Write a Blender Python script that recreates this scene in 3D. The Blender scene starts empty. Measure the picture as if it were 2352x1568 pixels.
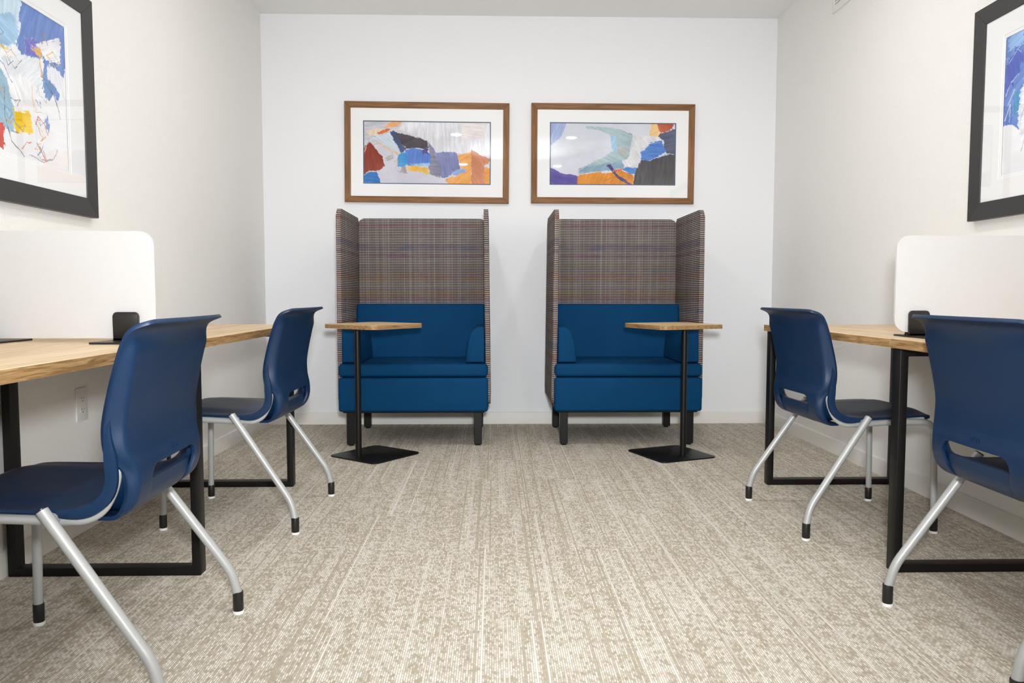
import bpy, bmesh, math, random
import numpy as np
from mathutils import Vector, Matrix, Euler

S = bpy.context.scene
COL = S.collection
random.seed(4)

# ------------------------------------------------------------------ camera
CAM_H, PITCH, YAW, ROLL, FPX = 0.8831, 0.0621, 0.0241, 0.0010, 1740.1
cam_d = bpy.data.cameras.new('camera'); cam = bpy.data.objects.new('camera', cam_d); COL.objects.link(cam)
cam_d.sensor_fit = 'HORIZONTAL'; cam_d.sensor_width = 36.0; cam_d.lens = 36.0 * FPX / 2352.0
cam_d.clip_start = 0.02
fw = Vector((math.sin(YAW) * math.cos(PITCH), math.cos(YAW) * math.cos(PITCH), -math.sin(PITCH)))
rt0 = Vector((math.cos(YAW), -math.sin(YAW), 0)); up0 = rt0.cross(fw)
rt = rt0 * math.cos(ROLL) + up0 * math.sin(ROLL); up = up0 * math.cos(ROLL) - rt0 * math.sin(ROLL)
M = Matrix((rt, up, -fw)).transposed().to_4x4(); M.translation = Vector((0, 0, CAM_H))
cam.matrix_world = M
S.camera = cam

# ------------------------------------------------------------------ world, flash, exposure
w = bpy.data.worlds.new('world'); S.world = w; w.use_nodes = True
w.node_tree.nodes['Background'].inputs[0].default_value = (0.9, 0.95, 1, 1)
w.node_tree.nodes['Background'].inputs[1].default_value = 0.3
S.view_settings.view_transform = 'Standard'; S.view_settings.look = 'None'
S.view_settings.gamma = 1.0; S.view_settings.use_curve_mapping = False
S.view_settings.exposure = 0.15
FLASH_POWER = 390.0
BOUNCE_POWER = 750.0
LAMP_STRENGTH = 215.0
fl = bpy.data.lights.new('camera_flash', 'SPOT'); fl.spot_size = math.radians(100); fl.spot_blend = 1.0; fl.energy = FLASH_POWER; fl.shadow_soft_size = 0.07
fl.color = (0.93, 0.97, 1.0)
flo = bpy.data.objects.new('camera_flash', fl); COL.objects.link(flo); flo.location = (0.05, -0.06, 1.10)
flo.rotation_euler = (Vector((0.17, 5.1, 1.28)) - Vector((0.05, -0.06, 1.10))).to_track_quat('-Z', 'Y').to_euler()
# second flash head on the same stand, turned up to bounce off the ceiling
bl = bpy.data.lights.new('bounce_flash', 'SPOT'); bl.energy = BOUNCE_POWER; bl.shadow_soft_size = 0.05
bl.spot_size = math.radians(62); bl.spot_blend = 1.0; bl.color = (0.93, 0.97, 1.0)
blo = bpy.data.objects.new('bounce_flash', bl); COL.objects.link(blo); blo.location = (0.10, -0.10, 1.28)
blo.rotation_euler = (Vector((0.33, 0.42, 2.72)) - Vector((0.10, -0.10, 1.28))).to_track_quat('-Z', 'Y').to_euler()

# ------------------------------------------------------------------ room numbers
XL, XR, YB, YF, H = -1.534, 1.898, 5.141, -2.3, 2.722
BBH, BBT = 0.083, 0.010

# ------------------------------------------------------------------ helpers
def lin(c):
    return tuple(((v / 255.0) / 12.92 if v / 255.0 <= 0.04045 else ((v / 255.0 + 0.055) / 1.055) ** 2.4) for v in c)
def rgba(c): return lin(c) + (1.0,)

class NT:
    """short hand for node trees"""
    def __init__(s, name):
        s.m = bpy.data.materials.new(name); s.m.use_nodes = True; s.t = s.m.node_tree; s.n = s.t.nodes
        s.b = s.n['Principled BSDF']; s.out = s.n['Material Output']
    def node(s, typ, **kw):
        n = s.n.new(typ)
        for k, v in kw.items(): setattr(n, k, v)
        return n
    def put(s, inp, v):
        if hasattr(v, 'is_linked') or hasattr(v, 'links'): s.t.links.new(v, inp)
        else: inp.default_value = v
    def math(s, op, a, b=0.0, c=0.0, clamp=False):
        n = s.node('ShaderNodeMath', operation=op); n.use_clamp = clamp
        s.put(n.inputs[0], a); s.put(n.inputs[1], b); s.put(n.inputs[2], c); return n.outputs[0]
    def mix(s, f, a, b, blend='MIX'):
        n = s.node('ShaderNodeMix', data_type='RGBA', blend_type=blend)
        s.put(n.inputs['Factor'], f)
        s.put(n.inputs[6], a); s.put(n.inputs[7], b); return n.outputs[2]
    def coord(s, kind='Object'):
        return s.node('ShaderNodeTexCoord').outputs[kind]
    def sep(s, v):
        n = s.node('ShaderNodeSeparateXYZ'); s.put(n.inputs[0], v); return n.outputs
    def comb(s, x=0.0, y=0.0, z=0.0):
        n = s.node('ShaderNodeCombineXYZ'); s.put(n.inputs[0], x); s.put(n.inputs[1], y); s.put(n.inputs[2], z); return n.outputs[0]
    def mapping(s, v, scale=(1, 1, 1), loc=(0, 0, 0), rot=(0, 0, 0)):
        n = s.node('ShaderNodeMapping'); s.put(n.inputs[0], v)
        n.inputs['Scale'].default_value = scale; n.inputs['Location'].default_value = loc; n.inputs['Rotation'].default_value = rot
        return n.outputs[0]
    def noise(s, v, scale, detail=2.0, rough=0.5, dist=0.0):
        n = s.node('ShaderNodeTexNoise'); s.put(n.inputs['Vector'], v); n.inputs['Scale'].default_value = scale
        n.inputs['Detail'].default_value = detail; n.inputs['Roughness'].default_value = rough; n.inputs['Distortion'].default_value = dist
        return n.outputs['Fac']
    def white(s, v):
        n = s.node('ShaderNodeTexWhiteNoise', noise_dimensions='3D'); s.put(n.inputs['Vector'], v); return n.outputs
    def ramp(s, f, stops, interp='LINEAR'):
        n = s.node('ShaderNodeValToRGB'); r = n.color_ramp; r.interpolation = interp
        while len(r.elements) < len(stops): r.elements.new(0.5)
        for e, (p, c) in zip(r.elements, stops): e.position = p; e.color = c
        s.put(n.inputs[0], f); return n.outputs[0]
    def bump(s, h, strength=0.3, dist=0.001):
        n = s.node('ShaderNodeBump'); n.inputs['Strength'].default_value = strength; n.inputs['Distance'].default_value = dist
        s.put(n.inputs['Height'], h); s.t.links.new(n.outputs[0], s.b.inputs['Normal'])
    def base(s, c, rough=0.5, metal=0.0, spec=0.5):
        s.put(s.b.inputs['Base Color'], c); s.put(s.b.inputs['Roughness'], rough)
        s.b.inputs['Metallic'].default_value = metal; s.b.inputs['Specular IOR Level'].default_value = spec
        return s

def plain(name, c, rough=0.5, metal=0.0, spec=0.5, var=0.04):
    k = NT(name); n = k.noise(k.coord(), 60.0, 3.0)
    c1 = tuple(max(0, v * (1 - var)) for v in lin(c)) + (1,); c2 = tuple(min(1, v * (1 + var)) for v in lin(c)) + (1,)
    k.base(k.mix(n, c1, c2), rough, metal, spec)
    k.put(k.b.inputs['Roughness'], k.math('ADD', k.math('MULTIPLY', n, 0.06), rough - 0.03))
    return k.m

# ------------------------------------------------------------------ materials
MAT = {}
def m_wallpaper():
    k = NT('wallpaper'); c = k.coord()
    a = k.noise(k.mapping(c, (90, 90, 420)), 1.0, 3.0, 0.6)
    b = k.noise(k.mapping(c, (300, 300, 120)), 1.0, 2.0, 0.5)
    h = k.math('ADD', k.math('MULTIPLY', a, 0.8), k.math('MULTIPLY', b, 0.3))
    k.base(k.mix(a, rgba((239, 237, 234)), rgba((246, 244, 241))), 0.72, 0, 0.3)
    k.bump(h, 0.8, 0.003); return k.m
def m_backwall():
    k = NT('painted_wall'); c = k.coord()
    a = k.noise(k.mapping(c, (60, 60, 220)), 1.0, 3.0, 0.6)
    k.base(k.mix(a, rgba((233, 233, 235)), rgba((237, 237, 239))), 0.7, 0, 0.3)
    k.bump(a, 0.2, 0.001); return k.m
def m_carpet():
    k = NT('carpet'); c = k.coord(); x, y, z = k.sep(c)
    PW, PL = 0.25, 1.0
    px = k.math('FLOOR', k.math('DIVIDE', x, PW))
    sh = k.math('MULTIPLY', k.math('MODULO', k.math('ABSOLUTE', px), 2.0), 0.42)
    py = k.math('FLOOR', k.math('DIVIDE', k.math('ADD', y, sh), PL))
    seed = k.math('ADD', k.math('MULTIPLY', px, 3.7), k.math('MULTIPLY', py, 11.3))
    colw, ROWL = 0.0055, 0.0135
    ci = k.math('FLOOR', k.math('DIVIDE', x, colw))
    half = k.math('MULTIPLY', k.math('MODULO', k.math('ABSOLUTE', ci), 2.0), 0.5)
    ri = k.math('FLOOR', k.math('ADD', k.math('DIVIDE', y, ROWL), half))
    st = k.white(k.comb(ci, ri, 0.0))[0]                      # each stitch
    line = k.white(k.comb(k.math('ADD', ci, seed), 5.0, 2.0))[0]     # continuous light yarns, per plank
    broad = k.noise(k.comb(k.math('MULTIPLY', x, 34.0), k.math('MULTIPLY', y, 2.2), seed), 1.0, 2.0, 0.6)
    blot = k.noise(k.comb(k.math('MULTIPLY', x, 22.0), k.math('MULTIPLY', y, 55.0), seed), 1.0, 3.0, 0.65)
    bl = k.math('ADD', k.math('MULTIPLY', k.math('SUBTRACT', broad, 0.5), 1.3), k.math('MULTIPLY', k.math('SUBTRACT', blot, 0.5), 1.9))
    f = k.math('ADD', k.math('ADD', 0.50, bl), k.math('MULTIPLY', k.math('SUBTRACT', st, 0.5), 1.0), clamp=True)
    ln = k.math('GREATER_THAN', line, 0.925)
    dk = k.math('LESS_THAN', line, 0.07)
    f = k.math('MULTIPLY', f, k.math('SUBTRACT', 1.0, k.math('MULTIPLY', dk, 0.75)))
    fx = k.math('FRACT', k.math('DIVIDE', x, colw)); prof = k.math('SINE', k.math('MULTIPLY', fx, math.pi))
    fy = k.math('FRACT', k.math('ADD', k.math('DIVIDE', y, ROWL), half)); prof2 = k.math('SINE', k.math('MULTIPLY', fy, math.pi))
    core = k.math('MULTIPLY', k.math('POWER', prof, 1.3), k.math('POWER', prof2, 0.3))       # round loop of yarn
    lnw = k.white(k.comb(ci, seed, 8.0))[0]
    lnf = k.math('MULTIPLY', ln, k.math('ADD', k.math('MULTIPLY', lnw, 0.5), k.math('ADD', 0.12, k.math('MULTIPLY', st, 0.30))))
    f = k.math('MAXIMUM', k.math('MULTIPLY', f, core), k.math('MULTIPLY', lnf, k.math('POWER', prof, 0.5)))
    hgt = k.math('ADD', k.math('MULTIPLY', prof, 0.7), k.math('MULTIPLY', prof2, 0.3))
    tone = k.noise(k.comb(x, y, seed), 3.0, 2.0)
    dark = k.mix(tone, rgba((160, 149, 132)), rgba((169, 159, 142)))
    dark = k.mix(k.math('MULTIPLY', k.white(k.comb(ci, ri, 9.0))[0], 0.5), dark, rgba((150, 139, 122)))
    colr = k.mix(f, dark, rgba((232, 228, 220)))
    k.base(colr, 0.95, 0, 0.1)
    k.bump(hgt, 0.25, 0.001); return k.m
def m_wood(name, c1, c2, c3, axis=1, scale=1.0, rough=0.45):
    k = NT(name); c = k.coord()
    sc = [26, 26, 26]; sc[axis] = 1.6
    v = k.mapping(c, tuple(s * scale for s in sc))
    a = k.noise(v, 1.0, 4.0, 0.6, 1.2)
    sc2 = [190, 190, 190]; sc2[axis] = 6.0
    b = k.noise(k.mapping(c, tuple(s * scale for s in sc2)), 1.0, 3.0, 0.6, 0.3)
    colr = k.ramp(a, [(0.3, rgba(c1)), (0.52, rgba(c2)), (0.7, rgba(c3))])
    colr = k.mix(k.math('MULTIPLY', k.math('SUBTRACT', b, 0.4, clamp=True), 0.9), colr, rgba(c1), 'MULTIPLY')
    k.base(colr, rough, 0, 0.35); k.bump(b, 0.12, 0.0006); return k.m
def m_fabric():
    k = NT('woven_panel_fabric'); x, y, z = k.sep(k.coord())
    a = k.math('ADD', x, y)
    ph, pv = 0.0108, 0.0070
    zi = k.math('DIVIDE', z, ph); row = k.math('FLOOR', zi); fz = k.math('FRACT', zi)
    ai = k.math('DIVIDE', a, pv); col = k.math('FLOOR', ai); fa = k.math('FRACT', ai)
    weft = k.math('LESS_THAN', fz, 0.46)                      # light weft cord
    warp = k.math('LESS_THAN', fa, 0.36)                      # thin light warp
    wc = k.white(k.comb(k.math('FLOOR', k.math('MULTIPLY', col, 0.34)), 3.0, 1.0))[0]      # yarn colour by warp group
    wr = k.white(k.comb(5.0, k.math('FLOOR', k.math('MULTIPLY', row, 0.5)), 2.0))[0]       # yarn colour by weft row
    stops = [(0.0, rgba((200, 192, 184))), (0.34, rgba((206, 198, 192))), (0.50, rgba((190, 96, 92))), (0.62, rgba((204, 170, 92))),
             (0.74, rgba((112, 158, 196))), (0.86, rgba((160, 110, 150))), (1.0, rgba((214, 210, 204)))]
    c_w = k.ramp(wc, stops); c_r = k.ramp(wr, stops)
    big = k.noise(k.comb(k.math('MULTIPLY', a, 9.0), 0.0, k.math('MULTIPLY', z, 12.0)), 1.0, 2.0)
    big2 = k.noise(k.comb(k.math('MULTIPLY', a, 7.0), 4.0, k.math('MULTIPLY', z, 90.0)), 1.0, 1.0)
    mixc = k.mix(k.math('MULTIPLY', big2, 1.6, clamp=True), c_w, c_r)
    cw = k.mix(k.math('MULTIPLY', k.math('SUBTRACT', big, 0.25, clamp=True), 1.7, clamp=True), rgba((196, 186, 178)), mixc)
    cw = k.mix(k.math('MULTIPLY', k.math('SUBTRACT', 1.0, warp), 0.62), cw, rgba((74, 62, 60)))
    dk = k.mix(big, rgba((34, 25, 26)), rgba((50, 40, 39)))
    brt = k.white(k.comb(col, 0.0, 7.0))[0]
    dk = k.mix(k.math('MULTIPLY', warp, k.math('ADD', 0.12, k.math('MULTIPLY', k.math('POWER', brt, 3.0), 0.6))), dk, cw)
    colr = k.mix(weft, dk, cw)
    k.base(colr, 0.9, 0, 0.15)
    hh = k.math('SINE', k.math('MULTIPLY', fz, 2 * math.pi)); k.bump(hh, 0.6, 0.0015); return k.m
def m_upholstery():
    k = NT('blue_upholstery'); c = k.coord()
    a = k.noise(c, 700.0, 2.0); b = k.noise(c, 9.0, 3.0)
    colr = k.mix(b, rgba((0, 54, 92)), rgba((0, 64, 106)))
    colr = k.mix(k.math('MULTIPLY', a, 0.25), colr, rgba((1, 42, 70)))
    k.base(colr, 0.75, 0, 0.12)
    k.bump(k.math('ADD', k.math('MULTIPLY', a, 0.3), b), 0.12, 0.004); return k.m
def m_plastic():
    k = NT('navy_plastic'); c = k.coord(); a = k.noise(c, 900.0, 2.0); b = k.noise(c, 7.0, 3.0)
    k.base(k.mix(b, rgba((9, 35, 63)), rgba((12, 42, 74))), 0.4, 0, 0.32)
    k.put(k.b.inputs['Roughness'], k.math('ADD', 0.33, k.math('MULTIPLY', b, 0.16)))
    k.bump(a, 0.08, 0.0004); return k.m
def m_pane():
    k = NT('picture_glass'); k.n.remove(k.b)
    tr = k.node('ShaderNodeBsdfTransparent'); gl = k.node('ShaderNodeBsdfGlossy'); gl.inputs['Roughness'].default_value = 0.015
    lw = k.node('ShaderNodeLayerWeight'); lw.inputs[0].default_value = 0.5
    fr = k.math('ADD', 0.035, k.math('MULTIPLY', 0.96, k.math('POWER', lw.outputs['Facing'], 5.0)))
    mx = k.node('ShaderNodeMixShader'); k.t.links.new(fr, mx.inputs[0]); k.t.links.new(tr.outputs[0], mx.inputs[1]); k.t.links.new(gl.outputs[0], mx.inputs[2])
    k.t.links.new(mx.outputs[0], k.out.inputs[0]); return k.m
def m_frost():
    k = NT('frosted_acrylic'); k.n.remove(k.b); c = k.coord(); n = k.noise(c, 40.0, 2.0)
    tl = k.node('ShaderNodeBsdfTranslucent'); k.put(tl.inputs[0], k.mix(n, rgba((222, 221, 221)), rgba((226, 225, 225))))
    df = k.node('ShaderNodeBsdfDiffuse'); k.put(df.inputs[0], k.mix(n, rgba((226, 225, 225)), rgba((230, 229, 229))))
    gl = k.node('ShaderNodeBsdfGlossy'); gl.inputs['Roughness'].default_value = 0.35
    rf = k.node('ShaderNodeBsdfRefraction'); rf.inputs['Roughness'].default_value = 0.55; rf.inputs['IOR'].default_value = 1.05
    m1 = k.node('ShaderNodeMixShader'); m1.inputs[0].default_value = 0.62
    k.t.links.new(tl.outputs[0], m1.inputs[1]); k.t.links.new(df.outputs[0], m1.inputs[2])
    m3 = k.node('ShaderNodeMixShader'); m3.inputs[0].default_value = 0.18
    k.t.links.new(m1.outputs[0], m3.inputs[1]); k.t.links.new(rf.outputs[0], m3.inputs[2])
    lw = k.node('ShaderNodeLayerWeight'); lw.inputs[0].default_value = 0.5
    fr = k.math('ADD', 0.025, k.math('MULTIPLY', 0.6, k.math('POWER', lw.outputs['Facing'], 5.0)))
    m2 = k.node('ShaderNodeMixShader'); k.t.links.new(fr, m2.inputs[0])
    k.t.links.new(m3.outputs[0], m2.inputs[1]); k.t.links.new(gl.outputs[0], m2.inputs[2])
    k.t.links.new(m2.outputs[0], k.out.inputs[0]); return k.m
def m_art(name):
    k = NT(name); a = k.node('ShaderNodeVertexColor'); a.layer_name = 'paint'
    n = k.noise(k.mapping(k.coord(), (160, 160, 60), rot=(0, 0.5, 0)), 1.0, 3.0)
    k.base(a.outputs[0], 0.5, 0, 0.2); k.bump(n, 0.3, 0.001); return k.m
def m_emit(name, col, st):
    k = NT(name); k.n.remove(k.b); e = k.node('ShaderNodeEmission'); e.inputs[0].default_value = col; e.inputs[1].default_value = st
    k.t.links.new(e.outputs[0], k.out.inputs[0]); return k.m

MAT['wallpaper'] = m_wallpaper(); MAT['backwall'] = m_backwall(); MAT['carpet'] = m_carpet()
MAT['ceiling'] = plain('ceiling_paint', (240, 239, 236), 0.8, var=0.01)
MAT['base'] = plain('baseboard_vinyl', (226, 223, 216), 0.5, var=0.02)
MAT['oak'] = m_wood('oak_laminate', (194, 166, 128), (214, 188, 151), (226, 204, 171), axis=1)
MAT['oak_edge'] = m_wood('oak_edge_band', (112, 82, 48), (160, 126, 84), (184, 152, 108), axis=1, scale=4.5)
MAT['oak_x'] = m_wood('oak_table_laminate', (180, 148, 106), (212, 182, 140), (224, 198, 160), axis=0)
MAT['walnut'] = m_wood('walnut_frame', (104, 68, 36), (134, 92, 52), (152, 108, 66), axis=0, scale=1.6, rough=0.5)
MAT['walnut_v'] = m_wood('walnut_frame_upright', (104, 68, 36), (134, 92, 52), (152, 108, 66), axis=2, scale=1.6, rough=0.5)
MAT['blackmetal'] = plain('black_powder_coat', (11, 10, 9), 0.42, 0.0, 0.3)
MAT['blackframe'] = plain('charcoal_picture_frame', (52, 51, 52), 0.45)
MAT['blackplastic'] = plain('black_plastic', (24, 22, 21), 0.35)
MAT['silver'] = plain('silver_tube', (170, 170, 169), 0.40, 0.2, 0.5, 0.02)
MAT['glide'] = plain('white_glide', (226, 224, 220), 0.5)
MAT['fabric'] = m_fabric(); MAT['blue'] = m_upholstery(); MAT['navy'] = m_plastic()
MAT['mat'] = plain('picture_mat', (243, 243, 244), 0.8, var=0.005)
MAT['bevel'] = plain('mat_bevel', (252, 252, 252), 0.7, var=0.002)
MAT['bluefillet'] = plain('blue_inner_mat', (78, 92, 116), 0.7)
MAT['pane'] = m_pane(); MAT['frost'] = m_frost()
MAT['white'] = plain('white_plastic', (232, 230, 226), 0.4, var=0.01)
MAT['slot'] = plain('dark_slot', (48, 44, 40), 0.6)
MAT['dust'] = plain('black_dust_cover', (16, 15, 15), 0.9)
MAT['lamp'] = m_emit('downlight_lens', (1.0, 0.98, 0.955, 1), LAMP_STRENGTH)

# ------------------------------------------------------------------ mesh helpers
def link(name, me, mat=None, parent=None):
    o = bpy.data.objects.new(name, me); COL.objects.link(o)
    if mat is not None:
        for mm in (mat if isinstance(mat, (list, tuple)) else [mat]): me.materials.append(MAT[mm] if isinstance(mm, str) else mm)
    if parent is not None: o.parent = parent
    return o
def tag(o, label, cat, group=None):
    o['label'] = label; o['category'] = cat
    if group: o['group'] = group
    return o
def thing(name, label, cat, loc=(0, 0, 0), rz=0.0, group=None):
    o = bpy.data.objects.new(name, None); COL.objects.link(o); o.location = loc; o.rotation_euler = (0, 0, rz)
    o.empty_display_size = 0.1
    return tag(o, label, cat, group)
def finish(name, bm, mat, parent=None, smooth=True, angle=40):
    bmesh.ops.recalc_face_normals(bm, faces=bm.faces[:])
    me = bpy.data.meshes.new(name); bm.to_mesh(me); bm.free()
    if smooth:
        me.polygons.foreach_set('use_smooth', [True] * len(me.polygons))
        try: me.set_sharp_from_angle(angle=math.radians(angle))
        except Exception: pass
    return link(name, me, mat, parent)
def bm_box(bm, x0, x1, y0, y1, z0, z1, bev=0.0, seg=2):
    r = bmesh.ops.create_cube(bm, size=1.0)
    vs = r['verts']
    for v in vs:
        v.co = Vector(((x0 + x1) / 2 + v.co.x * (x1 - x0), (y0 + y1) / 2 + v.co.y * (y1 - y0), (z0 + z1) / 2 + v.co.z * (z1 - z0)))
    if bev > 0:
        es = list({e for v in vs for e in v.link_edges})
        bmesh.ops.bevel(bm, geom=es, offset=bev, segments=seg, profile=0.5, affect='EDGES')
def box(name, x0, x1, y0, y1, z0, z1, mat, parent=None, bev=0.0, seg=2):
    bm = bmesh.new(); bm_box(bm, x0, x1, y0, y1, z0, z1, bev, seg); return finish(name, bm, mat, parent, bev > 0)
def rrect(w, h, r, n=8, corners=(1, 1, 1, 1)):
    """rounded rectangle outline, centred, counter-clockwise from the lower right"""
    pts = []
    for i, (sx, sy, a0) in enumerate(((1, -1, -90), (1, 1, 0), (-1, 1, 90), (-1, -1, 180))):
        rr = r * corners[i]
        cx, cy = sx * (w / 2 - rr), sy * (h / 2 - rr)
        if rr <= 1e-6: pts.append((sx * w / 2, sy * h / 2)); continue
        for k in range(n + 1):
            a = math.radians(a0 + 90 * k / n); pts.append((cx + rr * math.cos(a), cy + rr * math.sin(a)))
    return pts
def bm_prism(bm, pts, t0, t1, axis='z', bev=0.0, seg=2):
    def P(a, b, t): return {'z': (a, b, t), 'y': (a, t, b), 'x': (t, a, b)}[axis]
    lo = [bm.verts.new(P(a, b, t0)) for a, b in pts]; hi = [bm.verts.new(P(a, b, t1)) for a, b in pts]
    n = len(pts); f1 = bm.faces.new(lo[::-1]); f2 = bm.faces.new(hi)
    side = [bm.faces.new((lo[i], lo[(i + 1) % n], hi[(i + 1) % n], hi[i])) for i in range(n)]
    if bev > 0:
        es = [e for e in f1.edges] + [e for e in f2.edges]
        bmesh.ops.bevel(bm, geom=es, offset=bev, segments=seg, profile=0.5, affect='EDGES')
    return f1, f2, side
def prism(name, pts, t0, t1, mat, parent=None, axis='z', bev=0.0, seg=2):
    bm = bmesh.new(); bm_prism(bm, pts, t0, t1, axis, bev, seg); return finish(name, bm, mat, parent)
def fillet(pts, r, n=6):
    pts = [Vector(p) for p in pts]; out = [pts[0]]
    for i in range(1, len(pts) - 1):
        a, b, c = pts[i - 1], pts[i], pts[i + 1]
        d1 = (a - b); d2 = (c - b); rr = min(r, d1.length * 0.49, d2.length * 0.49)
        p0 = b + d1.normalized() * rr; p2 = b + d2.normalized() * rr
        for k in range(n + 1):
            t = k / n; out.append(p0 * (1 - t) ** 2 + b * 2 * t * (1 - t) + p2 * t * t)
    out.append(pts[-1]); return out
def bm_tube(bm, path, r, seg=14):
    path = [Vector(p) for p in path]; rings = []
    t = (path[1] - path[0]).normalized(); u = t.orthogonal().normalized()
    for i, p in enumerate(path):
        t2 = (path[min(i + 1, len(path) - 1)] - path[max(i - 1, 0)]).normalized()
        q = t.rotation_difference(t2); u = (q @ u); u = (u - t2 * u.dot(t2)).normalized(); t = t2; v = t.cross(u)
        rings.append([bm.verts.new(p + (u * math.cos(2 * math.pi * k / seg) + v * math.sin(2 * math.pi * k / seg)) * r) for k in range(seg)])
    for a, b in zip(rings, rings[1:]):
        for k in range(seg): bm.faces.new((a[k], a[(k + 1) % seg], b[(k + 1) % seg], b[k]))
    bm.faces.new(rings[0][::-1]); bm.faces.new(rings[-1])
def tube(name, path, r, mat, parent=None, seg=14):
    bm = bmesh.new(); bm_tube(bm, path, r, seg); return finish(name, bm, mat, parent, True, 50)
def lathe(name, prof, mat, parent=None, seg=24, loc=(0, 0, 0)):
    bm = bmesh.new(); rings = []
    for r, z in prof:
        rings.append([bm.verts.new((loc[0] + r * math.cos(2 * math.pi * k / seg), loc[1] + r * math.sin(2 * math.pi * k / seg), loc[2] + z)) for k in range(seg)])
    for a, b in zip(rings, rings[1:]):
        for k in range(seg): bm.faces.new((a[k], a[(k + 1) % seg], b[(k + 1) % seg], b[k]))
    bm.faces.new(rings[0][::-1]); bm.faces.new(rings[-1]); return finish(name, bm, mat, parent)
def crom(rows, n):
    """Catmull-Rom through rows of numbers"""
    R = np.array(rows, float); R = np.vstack([2 * R[0] - R[1], R, 2 * R[-1] - R[-2]]); out = []
    m = len(rows) - 1
    for i in range(n + 1):
        t = i / n * m; k = min(int(t), m - 1); f = t - k; p0, p1, p2, p3 = R[k:k + 4]
        out.append(0.5 * ((2 * p1) + (-p0 + p2) * f + (2 * p0 - 5 * p1 + 4 * p2 - p3) * f * f + (-p0 + 3 * p1 - 3 * p2 + p3) * f ** 3))
    return out
def sstep(t): t = max(0.0, min(1.0, t)); return t * t * (3 - 2 * t)
def baked(o):
    """the object with its modifiers applied"""
    dg = bpy.context.evaluated_depsgraph_get(); dg.update()
    me = bpy.data.meshes.new_from_object(o.evaluated_get(dg)); old = o.data; o.modifiers.clear(); o.data = me
    bpy.data.meshes.remove(old); return o
def copy_tree(o, parent=None):
    c = o.copy(); COL.objects.link(c); c.parent = parent
    for ch in [k for k in o.children]: copy_tree(ch, c)
    return c
def struct(o): o['kind'] = 'structure'; return o

# ------------------------------------------------------------------ the room
T = 0.12
struct(box('floor', XL - T, XR + T, YF - T, YB + T, -0.1, 0, 'carpet'))
struct(box('ceiling', XL - T, XR + T, YF - T, YB + T, H, H + 0.1, 'ceiling'))
struct(box('wall_left', XL - T, XL, YF, YB, 0, H, 'wallpaper'))
struct(box('wall_right', XR, XR + T, YF, YB, 0, H, 'wallpaper'))
struct(box('wall_back', XL - T, XR + T, YB, YB + T, 0, H, 'backwall'))
struct(box('wall_front', XL - T, XR + T, YF - T, YF, 0, H, 'backwall'))
def baseboard(name, p0, p1, inward):
    """a vinyl strip with a rounded top along p0 -> p1"""
    d = Vector((p1[0] - p0[0], p1[1] - p0[1], 0)); L = d.length; bm = bmesh.new()
    prof = [(0, 0), (BBT, 0), (BBT, BBH - 0.006), (BBT * 0.75, BBH - 0.002), (BBT * 0.4, BBH), (0, BBH)]
    dn = d.normalized(); inn = Vector(inward)
    A = [bm.verts.new(Vector((p0[0], p0[1], 0)) + inn * a + Vector((0, 0, b))) for a, b in prof]
    B = [bm.verts.new(Vector((p1[0], p1[1], 0)) + inn * a + Vector((0, 0, b))) for a, b in prof]
    n = len(prof)
    for i in range(n): bm.faces.new((A[i], A[(i + 1) % n], B[(i + 1) % n], B[i]))
    bm.faces.new(A[::-1]); bm.faces.new(B)
    return struct(finish(name, bm, 'base', None, True, 50))
baseboard('baseboard_left', (XL, YF + 0.0), (XL, YB), (1, 0, 0))
baseboard('baseboard_right', (XR, YF), (XR, YB), (-1, 0, 0))
baseboard('baseboard_back', (XL + BBT, YB), (XR - BBT, YB), (0, -1, 0))
baseboard('baseboard_front', (XL + BBT, YF), (XR - BBT, YF), (0, 1, 0))

# ------------------------------------------------------------------ ceiling downlights
for i, (x, y, lab) in enumerate([(-0.43, 3.40, 'round ceiling downlight above the left desk, nearest the back wall'),
                                 (0.91, 3.30, 'round ceiling downlight above the right desk, nearest the back wall'),
                                 (-0.43, 1.40, 'round ceiling downlight over the left chairs, middle of its row'),
                                 (0.91, 1.27, 'round ceiling downlight over the right chairs, middle of its row'),
                                 (-0.43, -0.60, 'round ceiling downlight behind the viewer on the left'),
                                 (0.91, -0.70, 'round ceiling downlight behind the viewer on the right')]):
    t = thing('downlight', lab, 'ceiling light', (x, y, H), 0, 'ceiling downlights')
    lathe('trim_ring', [(0.062, -0.001), (0.066, -0.012), (0.084, -0.008), (0.092, -0.001)], 'white', t, 32)
    lathe('lens', [(0.061, -0.002), (0.055, -0.010), (0.030, -0.014), (0.004, -0.015)], 'lamp', t, 32)

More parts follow.
